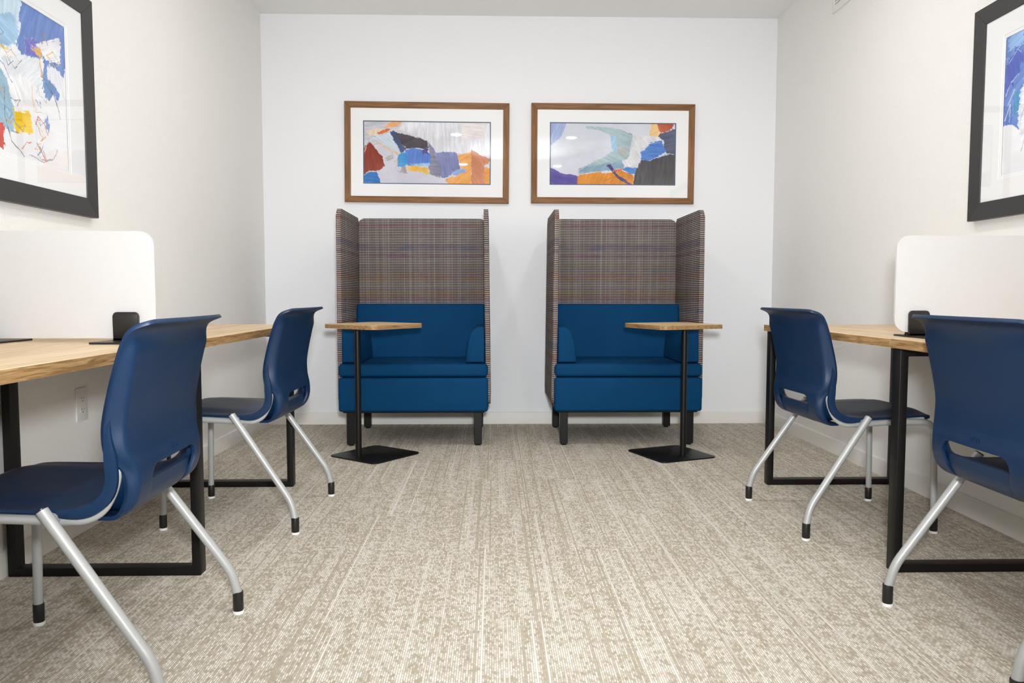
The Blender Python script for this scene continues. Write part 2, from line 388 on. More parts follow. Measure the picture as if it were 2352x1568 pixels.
# ------------------------------------------------------------------ desks along both walls
def desk(label, x_front, x_back, ys, frames):
    """one run: desktops share the welded loop frames under their ends"""
    sx = 1 if x_back > x_front else -1
    t = thing('bench_desk', label, 'desk', ((x_front + x_back) / 2, (ys[0] + ys[-1]) / 2, 0), 0, 'bench desks along the side walls')
    ox, oy = t.location.x, t.location.y
    ZT, TH = 0.745, 0.0285
    for a, b in zip(ys, ys[1:]):
        x0, x1 = sorted((x_front - ox, x_back - ox))
        d = box('desktop', x0, x1, a - oy + 0.0006, b - oy - 0.0006, ZT - TH, ZT, 'oak', t, 0.0012, 1)
        e0 = x_front - ox
        bm = bmesh.new(); bm_box(bm, min(e0, e0 - sx * 0.0008), max(e0, e0 - sx * 0.0008), a - oy + 0.0012, b - oy - 0.0012, ZT - TH + 0.0010, ZT - 0.0010)
        finish('edge_band', bm, 'oak_edge', d, False)
        for yy, s in ((a, -1), (b, 1)):
            bm = bmesh.new(); q = yy - oy
            bm_box(bm, x0 + 0.001, x1 - 0.001, min(q - s * 0.0006, q - s * 0.0001), max(q - s * 0.0006, q - s * 0.0001), ZT - TH + 0.001, ZT - 0.001)
            finish('edge_band', bm, 'oak_edge', d, False)
    for yc in frames:
        xa, xb = sorted((x_front + sx * 0.022 - ox, x_back - sx * 0.012 - ox)); y0, y1 = yc - 0.023 - oy, yc + 0.023 - oy; zt = ZT - TH
        bm = bmesh.new()
        out = [(xa, 0.0), (xb, 0.0), (xb, zt), (xa, zt)]; k = 0.026
        inn = [(xa + k, k), (xb - k, k), (xb - k, zt - k), (xa + k, zt - k)]
        V = {}
        for nm, pts in (('o', out), ('i', inn)):
            for j, (px, pz) in enumerate(pts):
                for e, yy in enumerate((y0, y1)): V[nm, j, e] = bm.verts.new((px, yy, pz))
        for j in range(4):
            n = (j + 1) % 4
            bm.faces.new((V['o', j, 0], V['o', n, 0], V['i', n, 0], V['i', j, 0])); bm.faces.new((V['o', j, 1], V['i', j, 1], V['i', n, 1], V['o', n, 1]))
            bm.faces.new((V['o', j, 0], V['o', j, 1], V['o', n, 1], V['o', n, 0])); bm.faces.new((V['i', j, 0], V['i', n, 0], V['i', n, 1], V['i', j, 1]))
        bmesh.ops.recalc_face_normals(bm, faces=bm.faces[:])
        bmesh.ops.bevel(bm, geom=bm.edges[:], offset=0.0014, segments=2, profile=0.5, affect='EDGES')
        f = finish('leg_frame', bm, 'blackmetal', t)
        bx = (xa + 0.035) if sx > 0 else (xb - 0.035)
        box('mounting_plate', min(xa, xb) + 0.06, max(xa, xb) - 0.06, y0 - 0.018, y1 + 0.018, zt - 0.004, zt, 'blackmetal', f)
    return t
desk('oak laminate desk run with black loop legs along the left wall', -0.900, XL + 0.004, [1.24, 2.375, 3.515], [1.30, 2.378, 3.478])
desk('oak laminate desk run with black loop legs along the right wall', 1.250, XR - 0.004, [1.24, 2.356, 3.473], [1.30, 2.355, 3.467])

# ------------------------------------------------------------------ frosted dividers on the desks
def divider(label, y, x0, x1, z0, z1, clips, sx):
    t = thing('desk_divider', label, 'desk divider', ((x0 + x1) / 2, y, 0.745), 0, 'frosted dividers across the desks')
    cx = (x0 + x1) / 2
    prism('panel', [(a, b + (z0 + z1) / 2 - 0.745) for a, b in rrect(x1 - x0, z1 - z0, 0.042, 10)], -0.004, 0.004, 'frost', t, 'y', 0.001, 1)
    for xa, xb, pa, pb in clips:
        bm = bmesh.new()
        bm_prism(bm, [(a + (xa + xb) / 2 - cx, b + 0.046) for a, b in rrect(xb - xa, 0.082, 0.012, 6, (0, 1, 1, 0))], -0.0135, -0.0045, 'y', 0.0015, 2)
        bm_prism(bm, [(a + (xa + xb) / 2 - cx, b + 0.046) for a, b in rrect(xb - xa, 0.082, 0.012, 6, (0, 1, 1, 0))], 0.0045, 0.0135, 'y', 0.0015, 2)
        bm_box(bm, xa - cx, xb - cx, -0.0135, 0.0135, 0.0055, 0.0120)
        c = finish('clip', bm, 'blackplastic', t)
        box('foot_plate', pa - cx, pb - cx, -0.095, 0.095, 0.0005, 0.0058, 'blackplastic', c, 0.001, 1)
    return t
divider('frosted acrylic divider with rounded corner standing on the left desk', 2.19, -1.526, -0.964, 0.757, 1.061,
        [(-1.082, -1.010, -1.108, -1.006), (-1.50, -1.425, -1.50, -1.372)], -1)
divider('frosted acrylic divider with rounded corner standing on the right desk', 2.43, 1.300, 1.890, 0.762, 1.074,
        [(1.343, 1.410, 1.350, 1.416), (1.78, 1.85, 1.78, 1.85)], 1)

# ------------------------------------------------------------------ chairs
TR = 0.0127
def make_chair():
    t = thing('stacking_chair', 'navy chair', 'chair', (0, 0, 0), 0, 'navy plastic chairs at the desks')
    # seat: local x = lateral, y = forward; each row: middle (u, z), half width, edge (u, z)
    rows = [(0.243, 0.425, 0.178, 0.243, 0.423), (0.248, 0.437, 0.192, 0.246, 0.432), (0.238, 0.448, 0.204, 0.235, 0.439), (0.200, 0.4535, 0.214, 0.200, 0.4415),
            (0.100, 0.451, 0.222, 0.100, 0.438), (0.0, 0.444, 0.226, 0.0, 0.435), (-0.060, 0.434, 0.226, -0.052, 0.4355), (-0.110, 0.418, 0.223, -0.096, 0.443),
            (-0.146, 0.413, 0.220, -0.123, 0.463), (-0.167, 0.434, 0.2185, -0.1335, 0.492), (-0.170, 0.454, 0.2215, -0.1340, 0.530), (-0.1705, 0.463, 0.2225, -0.1350, 0.575), (-0.171, 0.470, 0.2165, -0.1420, 0.625)]
    bm = bmesh.new(); grid = []; RR = crom(rows, 48)
    for i, (u, z, wd, ue, ze) in enumerate(RR):
        r = []
        p, n = RR[max(i - 1, 0)], RR[min(i + 1, len(RR) - 1)]; tg = Vector((n[3] - p[3], n[4] - p[4])).normalized()
        dep = (0.006 + 0.019 * sstep((0.02 - ue) / 0.12)) * (1 - 0.75 * sstep((ze - 0.53) / 0.10)); du, dz = -tg.y * dep, tg.x * dep      # side flange that hides the tube
        if i < 6: du, dz = 0.0, -0.006
        for j in range(33):
            q = -1 + 2 * j / 32; s = math.copysign(1 - (1 - abs(q)) ** 1.35, q); e = sstep((abs(s) - 0.50) / 0.50) ** (1 + 1.5 * sstep((ze - 0.47) / 0.08))
            dish = -0.006 * (1 - s * s) * sstep((0.2 - abs(u - 0.05)) / 0.2)
            r.append(bm.verts.new((wd * s, u + (ue - u) * e, z + (ze - z) * e + dish)))
        fl0 = bm.verts.new((-wd - 0.001, ue + du, ze + dz)); fl1 = bm.verts.new((wd + 0.001, ue + du, ze + dz))
        grid.append([fl0] + r + [fl1])
    for a, b in zip(grid, grid[1:]):
        for j in range(34): bm.faces.new((a[j], a[j + 1], b[j + 1], b[j]))
    o = finish('seat', bm, 'navy', t)
    md = o.modifiers.new('s', 'SOLIDIFY'); md.thickness = 0.010; md.offset = -1 if o.data.polygons[34 * 12 + 17].normal.z > 0 else 1
    bv = o.modifiers.new('b', 'BEVEL'); bv.width = 0.003; bv.segments = 2; bv.limit_method = 'ANGLE'; bv.angle_limit = math.radians(50)
    baked(o)
    # backrest with two straps that run down behind the seat
    rows = [(-0.100, 0.3985, 0.182, 0.000), (-0.145, 0.4025, 0.190, 0.004), (-0.180, 0.426, 0.196, 0.018), (-0.197, 0.465, 0.198, 0.026),
            (-0.1985, 0.508, 0.201, 0.034), (-0.192, 0.536, 0.216, 0.046), (-0.188, 0.560, 0.222, 0.050), (-0.188, 0.610, 0.222, 0.051), (-0.198, 0.680, 0.225, 0.045), (-0.210, 0.745, 0.229, 0.037),
            (-0.220, 0.782, 0.232, 0.032), (-0.235, 0.808, 0.235, 0.028), (-0.268, 0.8235, 0.238, 0.022)]
    bm = bmesh.new(); grid = []; zt, rc = 0.8235, 0.030
    for u, z, wd, d in crom(rows, 78):
        if z > zt - rc and u < -0.2:
            wd = wd - (rc - math.sqrt(max(0.0, rc * rc - (z - (zt - rc)) ** 2)))
        r = []
        for j in range(45):
            q = -1 + 2 * j / 44; s = math.copysign(1 - (1 - abs(q)) ** 1.7, q)
            fade = 1 - sstep((z - 0.755) / 0.055); e = 0.68 * fade * sstep((abs(s) - 0.925) / 0.075) + (1 - 0.68 * fade) * abs(s) ** 2.6
            r.append(bm.verts.new((wd * s, u + d * e, z)))
        grid.append(r)
    for a, b in zip(grid, grid[1:]):
        for j in range(44): bm.faces.new((a[j], a[j + 1], b[j + 1], b[j]))
    o = finish('backrest', bm, 'navy', t)
    mid = o.data.polygons[55 * 44 + 22]
    md = o.modifiers.new('s', 'SOLIDIFY'); md.thickness = 0.009; md.offset = -1 if mid.normal.y < 0 else 1
    # opening between the straps
    bm = bmesh.new(); pts = [(0.118, 0.30), (0.122, 0.43)]
    for k in range(9):
        a = math.radians(90 * k / 8); pts.append((0.098 + 0.034 * math.cos(a), 0.473 + 0.034 * math.sin(a)))
    pts = pts + [(-x, z) for x, z in pts[::-1]]
    bm_prism(bm, pts, -0.40, 0.02, 'y'); cut = finish('cutter', bm, None, None, False)
    bo = o.modifiers.new('c', 'BOOLEAN'); bo.operation = 'DIFFERENCE'; bo.object = cut; bo.solver = 'EXACT'
    bv = o.modifiers.new('b', 'BEVEL'); bv.width = 0.0022; bv.segments = 2; bv.limit_method = 'ANGLE'; bv.angle_limit = math.radians(55)
    baked(o); cm = cut.data; bpy.data.objects.remove(cut); bpy.data.meshes.remove(cm)
    for p in o.data.polygons: p.use_smooth = True
    o.data.set_sharp_from_angle(angle=math.radians(45))
    back = o
    # moulded mark on the back
    cu = bpy.data.curves.new('mark', 'FONT'); cu.body = 'HON'; cu.size = 0.017; cu.extrude = 0.0006; cu.align_x = 'CENTER'
    to = bpy.data.objects.new('mark', cu); COL.objects.link(to)
    dg = bpy.context.evaluated_depsgraph_get(); dg.update(); tm = bpy.data.meshes.new_from_object(to.evaluated_get(dg))
    bpy.data.objects.remove(to); bpy.data.curves.remove(cu)
    for v in tm.vertices:
        v.co = Vector((v.co.x, -0.1950 - v.co.z + (v.co.y - 0.006) * 0.22, 0.521 + v.co.y))
    mk = link('moulded_mark', tm, 'navy', back)
    # silver frame
    for s in (-1, 1):
        p = fillet([(0.222 * s, 0.256, 0.055), (0.216 * s, 0.247, 0.414), (0.212 * s, 0.10, 0.417), (0.205 * s, -0.05, 0.407)], 0.045)
        lg = tube('leg', p, 0.0118, 'silver', t)
        lathe('foot_cap', [(0.0128, 0.008), (0.0138, 0.012), (0.0138, 0.056), (0.0132, 0.058)], 'blackplastic', lg, 18, (0.2225 * s, 0.256, 0))
        lathe('glide', [(0.0145, 0.0), (0.0152, 0.004), (0.0140, 0.0085)], 'glide', lg, 18, (0.2225 * s, 0.256, 0))
        p = fillet([(0.246 * s, -0.020, 0.440), (0.262 * s, -0.240, 0.118), (0.266 * s, -0.254, 0.055)], 0.05)
        lg = tube('leg', p, TR, 'silver', t)
        lathe('foot_cap', [(0.0132, 0.008), (0.0142, 0.012), (0.0142, 0.060), (0.0136, 0.062)], 'blackplastic', lg, 18, (0.2665 * s, -0.2545, 0))
        lathe('glide', [(0.0149, 0.0), (0.0156, 0.004), (0.0144, 0.0085)], 'glide', lg, 18, (0.2665 * s, -0.2545, 0))
        d = Vector((-0.016 * s, 0.22, 0.322)).normalized(); q = Vector((0.246 * s, -0.020, 0.440))
        tube('top_plug', [q - d * 0.001, q + d * 0.0035], 0.0118, 'blackplastic', lg)
        # tube that carries the back
        p = fillet([(0.213 * s, 0.06, 0.415), (0.206 * s, -0.085, 0.404), (0.198 * s, -0.120, 0.421), (0.196 * s, -0.144, 0.465), (0.194 * s, -0.153, 0.515), (0.188 * s, -0.163, 0.58)], 0.035)
        tube('back_support', p, 0.0085, 'silver', t)
        tube('stub', [(0.205 * s, -0.030, 0.414), (0.246 * s, -0.030, 0.421)], 0.0120, 'silver', t)
    tube('cross_bar', [(-0.206, -0.03, 0.408), (0.206, -0.03, 0.408)], 0.010, 'silver', t)
    tube('cross_bar', [(-0.214, 0.15, 0.4155), (0.214, 0.15, 0.4155)], 0.010, 'silver', t)
    return t
ch0 = make_chair()
R90 = math.pi / 2
CH = [((-0.954, 1.795, 0), R90 + math.radians(2.0), 'navy plastic stacking chair nearest the camera on the left side'),
      ((-0.977, 3.040, 0), R90 - math.radians(2.0), 'navy plastic stacking chair at the far end of the left desk'),
      ((1.366, 2.938, 0), -R90 + math.radians(3.0), 'navy plastic stacking chair at the far end of the right desk'),
      ((1.375, 1.815, 0), -R90 + math.radians(0.0), 'navy plastic stacking chair nearest the camera on the right side, cut by the frame')]
for i, (loc, rz, lab) in enumerate(CH):
    c = ch0 if i == 0 else copy_tree(ch0)
    c.location = loc; c.rotation_euler = (0, 0, rz); c['label'] = lab

# ------------------------------------------------------------------ high-backed booth chairs
def make_booth(inner):
    t = thing('booth_chair', 'booth', 'armchair', (0, 0, 0), 0, 'high backed booth chairs against the back wall')
    # local: x lateral, y depth (0 = front face of the base), z up
    HW = 0.430
    # base
    box('seat_base', -HW, HW, 0.0, 0.69, 0.206, 0.404, 'blue', t, 0.016, 4)
    box('dust_cover', -HW + 0.02, HW - 0.02, 0.03, 0.67, 0.196, 0.207, 'dust', t, 0.004, 2)
    # seat cushion, slightly crowned
    bm = bmesh.new(); bm_box(bm, -HW + 0.001, HW - 0.001, -0.002, 0.60, 0.408, 0.484, 0.022, 5)
    for v in bm.verts:
        if v.co.z > 0.45: v.co.z += 0.012 * max(0.0, 1 - (v.co.x / HW) ** 2) * min(1.0, max(0.0, v.co.y / 0.2))
    finish('seat_cushion', bm, 'blue', t)
    # back cushion, leaning
    bm = bmesh.new(); bm_box(bm, -0.411, 0.411, 0.0, 0.13, 0.0, 0.345, 0.018, 4)
    for v in bm.verts:
        z = v.co.z; v.co = Vector((v.co.x, 0.452 + v.co.y + 0.055 * (z / 0.345) - (0.03 * z / 0.345 if v.co.y > 0.065 else 0), 0.478 + z))
    finish('back_cushion', bm, 'blue', t)
    # arm pads
    for s in (-1, 1):
        bm = bmesh.new()
        prof = [(0.303, 0.490), (0.301, 0.500), (0.313, 0.600), (0.323, 0.645), (0.338, 0.676), (0.360, 0.692), (0.390, 0.697), (0.409, 0.692), (0.410, 0.490)]
        y0, y1 = 0.012, 0.50
        A = [bm.verts.new((a * s, y0, b)) for a, b in prof]; B = [bm.verts.new((a * s, y1, b)) for a, b in prof]; n = len(prof)
        for i in range(n): bm.faces.new((A[i], A[(i + 1) % n], B[(i + 1) % n], B[i]))
        f = bm.faces.new(A[::-1]); bm.faces.new(B)
        bmesh.ops.recalc_face_normals(bm, faces=bm.faces[:])
        bmesh.ops.bevel(bm, geom=list(f.edges), offset=0.012, segments=3, profile=0.5, affect='EDGES')
        finish('arm_pad', bm, 'blue', t, True, 50)
    # fabric wings and back
    PT = 0.026
    for s in (-1, 1):
        bm = bmesh.new(); xo = s * (HW + 0.006); xi = xo - s * PT
        pts = [(a + 0.335, b + 0.808) for a, b in rrect(0.61, 1.128, 0.038, 8, (1, 1, 1, 1))]
        bm_prism(bm, pts, min(xi, xo), max(xi, xo), 'x', 0.0115, 4)
        if s == inner:
            for v in bm.verts: v.co.x += s * (0.008 - 0.013 * (v.co.z - 0.25) / 1.12)
        w = finish('side_panel', bm, 'fabric', t)
        box('panel_clip', min(xi, xo) + 0.004, max(xi, xo) - 0.004, 0.026, 0.052, 0.232, 0.262, 'blackplastic', w, 0.002, 1)
    bm = bmesh.new()
    pts = [(a, b + 0.83) for a, b in rrect(2 * (HW - 0.014), 1.084, 0.040, 8, (0, 1, 1, 0))]
    bm_prism(bm, pts, 0.622, 0.648, 'y', 0.011, 4); finish('back_panel', bm, 'fabric', t)
    for x in (-0.370, 0.370):
        for y in (0.07, 0.655):
            l = box('leg', x - 0.0225, x + 0.0225, y - 0.0225, y + 0.0225, 0.010, 0.200, 'blackmetal', t, 0.002, 1)
            lathe('glide', [(0.014, 0), (0.0165, 0.003), (0.0165, 0.011)], 'blackplastic', l, 16, (x, y, 0))
    return t
b0 = make_booth(1)
b0.location = (-0.463, 4.340, 0); b0['label'] = 'blue booth chair with tall woven wings, left one, under the painting with the red patch'
b1 = make_booth(-1); b1.location = (0.781, 4.340, 0); b1['label'] = 'blue booth chair with tall woven wings, right one, under the painting with the orange base'

# ------------------------------------------------------------------ side tables
def side_table(label, loc, rz, base_c, side_b, side_t, pole):
    """origin under the middle of the base; pole given in the table's own axes"""
    t = thing('side_table', label, 'side table', (loc[0], loc[1], 0), rz, 'pedestal side tables in front of the booth chairs')
    prism('base_plate', rrect(side_b, side_b, 0.030, 8), 0.0, 0.007, 'blackmetal', t, 'z', 0.0015, 2)
    lathe('pole', [(0.0165, 0.007), (0.0165, 0.690), (0.0165, 0.692)], 'blackmetal', t, 28, (pole[0], pole[1], 0))
    lathe('collar', [(0.024, 0.007), (0.024, 0.0095), (0.0168, 0.0120)], 'blackmetal', t, 28, (pole[0], pole[1], 0))
    box('top_bracket', pole[0] - 0.075, pole[0] + 0.075, pole[1] - 0.03, pole[1] + 0.16, 0.692, 0.7005, 'blackmetal', t, 0.001, 1)
    tp = prism('tabletop', rrect(side_t, side_t, 0.055, 10), 0.7010, 0.7235, 'oak_x', t, 'z', 0.0012, 1)
    r2 = [(a, b) for a, b in rrect(side_t + 0.0008, side_t + 0.0008, 0.0554, 10)]
    bm = bmesh.new(); n = len(r2); lo = [bm.verts.new((a, b, 0.7022)) for a, b in r2]; hi = [bm.verts.new((a, b, 0.7223)) for a, b in r2]
    for i in range(n): bm.faces.new((lo[i], lo[(i + 1) % n], hi[(i + 1) % n], hi[i]))
    finish('edge_band', bm, 'oak_edge', tp)
    return t
side_table('square oak side table on a black pole beside the left booth chair', (-0.653, 4.145), math.radians(-37), None, 0.355, 0.40, (-0.0, -0.122))
side_table('square oak side table on a black pole beside the right booth chair', (0.981, 4.130), math.radians(22), None, 0.355, 0.405, (0.018, -0.085))

# ------------------------------------------------------------------ painted pictures
def vnoise(x, y, seed):
    xi = np.floor(x).astype(int); yi = np.floor(y).astype(int); fx = x - xi; fy = y - yi
    fx = fx * fx * (3 - 2 * fx); fy = fy * fy * (3 - 2 * fy)
    def h(a, b):
        n = np.sin(a * 127.1 + b * 311.7 + seed * 74.7) * 43758.5453; return n - np.floor(n)
    return (h(xi, yi) * (1 - fx) + h(xi + 1, yi) * fx) * (1 - fy) + (h(xi, yi + 1) * (1 - fx) + h(xi + 1, yi + 1) * fx) * fy
def fbm(x, y, seed, o=4):
    s = np.zeros_like(x); a = 0.5
    for i in range(o): s += a * (vnoise(x, y, seed + i) - 0.5); x = x * 2.1; y = y * 2.1; a *= 0.55
    return s
def inpoly(U, V, P):
    c = np.zeros(U.shape, bool); n = len(P)
    for i in range(n):
        x1, y1 = P[i]; x2, y2 = P[(i + 1) % n]
        if y1 == y2: continue
        k = ((y1 > V) != (y2 > V)) & (U < (x2 - x1) * (V - y1) / (y2 - y1) + x1); c ^= k
    return c
def paint(nx, ny, asp, bg, layers, strokes=(), seed=1, rough=0.022):
    U, V = np.meshgrid((np.arange(nx) + 0.5) / nx, (np.arange(ny) + 0.5) / ny)
    X = U * asp; img = np.zeros((ny, nx, 3)); b = np.array(bg, float)
    img[:] = b; img += (fbm(X * 3, V * 3, seed)[..., None]) * 26 + (fbm(X * 6, V * 50, seed + 9)[..., None]) * 8
    for k, (c, P) in enumerate(layers):
        an = (k * 1.7 + seed) % 3.14; ca, sa = math.cos(an), math.sin(an); xa, ya = X * ca + V * sa, -X * sa + V * ca
        dry = fbm(xa * 9, ya * 110, seed + k * 5.3)                                 # dry-brush edge along the stroke
        wu = fbm(X * 10, V * 10, seed + k * 3.1) * rough * 2.4 + fbm(X * 60, V * 60, seed + k) * rough * 1.2 + dry * rough * 1.6
        wv = fbm(X * 10, V * 10, seed + 50 + k * 2.3) * rough * 2.4 + fbm(X * 60, V * 60, seed + 20 + k) * rough * 1.2 + dry * rough * 1.2
        m = inpoly(U + wu / asp, V + wv, P)
        e = inpoly(U + wu / asp + 0.004 / asp, V + wv + 0.005, P) & ~m & (dry > -0.02)
        st = fbm(xa * 4, ya * 46, seed + k * 7.7); fine = fbm(xa * 14, ya * 150, seed + k * 2.9, 3)
        img[e] = img[e] * 0.45 + np.clip(np.array(c) * 0.3 + 168, 0, 245) * 0.55
        sh = np.array(c, float) + (st[m] * 40 + fine[m] * 30)[:, None] + fbm(X * 4, V * 4, seed + k)[m][:, None] * 40
        img[m] = sh * 0.94 + img[m] * 0.06
    for c, P, th in strokes:
        P = np.array(P, float)
        for (x1, y1), (x2, y2) in zip(P, P[1:]):
            dx, dy = (x2 - x1) * asp, y2 - y1; L2 = dx * dx + dy * dy + 1e-9
            uu = X + fbm(X * 20, V * 20, seed + 3) * 0.02; vv = V + fbm(X * 20, V * 20, seed + 5) * 0.02
            t = np.clip(((uu - x1 * asp) * dx + (vv - y1) * dy) / L2, 0, 1)
            d = np.hypot(uu - x1 * asp - t * dx, vv - y1 - t * dy)
            m = d < th * (0.25 + 0.75 * vnoise(X * 40, V * 40, seed)); img[m] = img[m] * 0.35 + np.array(c, float) * 0.65
    img = np.clip(img, 0, 255) / 255.0
    return np.where(img <= 0.04045, img / 12.92, ((img + 0.055) / 1.055) ** 2.4)
def art_mesh(name, w, h, cx, cz, y, img, parent, mat):
    ny, nx, _ = img.shape
    xs = cx - w / 2 + w * np.arange(nx + 1) / nx; zs = cz + h / 2 - h * np.arange(ny + 1) / ny
    XX, ZZ = np.meshgrid(xs, zs); co = np.stack([XX, np.full_like(XX, y), ZZ], -1).reshape(-1, 3)
    i, j = np.meshgrid(np.arange(ny), np.arange(nx), indexing='ij'); a = i * (nx + 1) + j
    F = np.stack([a, a + nx + 1, a + nx + 2, a + 1], -1).reshape(-1, 4)
    me = bpy.data.meshes.new(name); me.vertices.add(len(co)); me.vertices.foreach_set('co', co.ravel())
    me.loops.add(F.size); me.loops.foreach_set('vertex_index', F.ravel().astype(np.int32))
    me.polygons.add(len(F)); me.polygons.foreach_set('loop_start', np.arange(0, F.size, 4, dtype=np.int32))
    try: me.polygons.foreach_set('loop_total', np.full(len(F), 4, np.int32))
    except Exception: pass
    me.update(calc_edges=True)
    at = me.color_attributes.new('paint', 'FLOAT_COLOR', 'CORNER')
    colr = np.ones((len(F), 4, 4), np.float32); colr[..., :3] = img.reshape(-1, 1, 3); at.data.foreach_set('color', colr.ravel())
    me.validate()
    return link(name, me, mat, parent)
def picture(label, loc, rz, W, Hh, fwid, depth, mat_in, img, fm, tilt=0.0, fillet_mat='bluefillet', fil=0.006, second=0.0, cat='picture', group=None):
    """origin at the middle of the back; local x right, z up, front towards -y"""
    t = thing('framed_picture', label, cat, loc, rz, group); t.rotation_euler = Euler((0, tilt, rz), 'XYZ')
    if isinstance(fm, str): fm = (fm, fm)
    w2, h2 = W / 2, Hh / 2
    def rail(a, b, c, d, m):
        """mitred rail: outer edge a-b, inner edge d-c (x,z pairs)"""
        bm = bmesh.new(); q = [a, b, c, d]
        mid = [((p[0] + r[0]) / 2 * 0.0 + p[0], p[1]) for p, r in zip(q, q)]
        bk = [bm.verts.new((x, -0.001, z)) for x, z in q]
        fr = [bm.verts.new((x, -depth if i < 2 else -depth + 0.004, z)) for i, (x, z) in enumerate(q)]
        bm.faces.new(bk); bm.faces.new(fr[::-1])
        for i in range(4): bm.faces.new((bk[i], fr[i], fr[(i + 1) % 4], bk[(i + 1) % 4]))
        bmesh.ops.recalc_face_normals(bm, faces=bm.faces[:])
        bmesh.ops.bevel(bm, geom=bm.edges[:], offset=0.0012, segments=1, profile=0.5, affect='EDGES')
        finish('frame_rail', bm, m, t)
    f = fwid
    rail((-w2, h2), (w2, h2), (w2 - f, h2 - f), (-w2 + f, h2 - f), fm[0])
    rail((-w2, -h2), (w2, -h2), (w2 - f, -h2 + f), (-w2 + f, -h2 + f), fm[0])
    rail((-w2, -h2), (-w2, h2), (-w2 + f, h2 - f), (-w2 + f, -h2 + f), fm[1])
    rail((w2, -h2), (w2, h2), (w2 - f, h2 - f), (w2 - f, -h2 + f), fm[1])
    def ringmesh(name, xo, zo, xi, zi, y, m, par, yi=None):
        bm = bmesh.new(); yi = y if yi is None else yi
        o = [bm.verts.new((x, y, z)) for x, z in ((-xo, -zo), (xo, -zo), (xo, zo), (-xo, zo))]
        n = [bm.verts.new((x, yi, z)) for x, z in ((-xi, -zi), (xi, -zi), (xi, zi), (-xi, zi))]
        for k in range(4): bm.faces.new((o[k], o[(k + 1) % 4], n[(k + 1) % 4], n[k]))
        me = bpy.data.meshes.new(name); bm.to_mesh(me); bm.free(); return link(name, me, m, par)
    mx, mz = mat_in
    ym = -depth + 0.0085
    mo = ringmesh('mat', w2 - f + 0.003, h2 - f + 0.003, mx, mz, ym, 'mat', t)
    ringmesh('mat_bevel', mx, mz, mx - 0.0015, mz - 0.0015, ym, 'bevel', mo, ym + 0.0015)
    ax, az = mx - 0.0015, mz - 0.0015
    if second > 0:
        ringmesh('inner_mat', ax + 0.002, az + 0.002, ax - second, az - second, ym + 0.0017, 'mat', t); ax -= second; az -= second
        ringmesh('mat_bevel', ax, az, ax - 0.0015, az - 0.0015, ym + 0.0017, 'bevel', mo, ym + 0.0030); ax -= 0.0015; az -= 0.0015
    if fil > 0:
        ringmesh('inner_mat', ax + 0.002, az + 0.002, ax - fil, az - fil, ym + 0.0032, fillet_mat, t); ax -= fil; az -= fil
    art_mesh('print', 2 * ax + 0.002, 2 * az + 0.002, 0, 0, ym + 0.0045, img, t, m_art('print_' + str(len(bpy.data.materials))))
    bm = bmesh.new(); bm_box(bm, -w2 + f - 0.002, w2 - f + 0.002, ym - 0.0028, ym - 0.0008, -h2 + f - 0.002, h2 - f + 0.002)
    finish('glass', bm, 'pane', t, False)
    return t
def px(layers, x0, x1, y0, y1): return [(c, [((x - x0) / (x1 - x0), (y - y0) / (y1 - y0)) for x, y in P]) for c, P in layers]
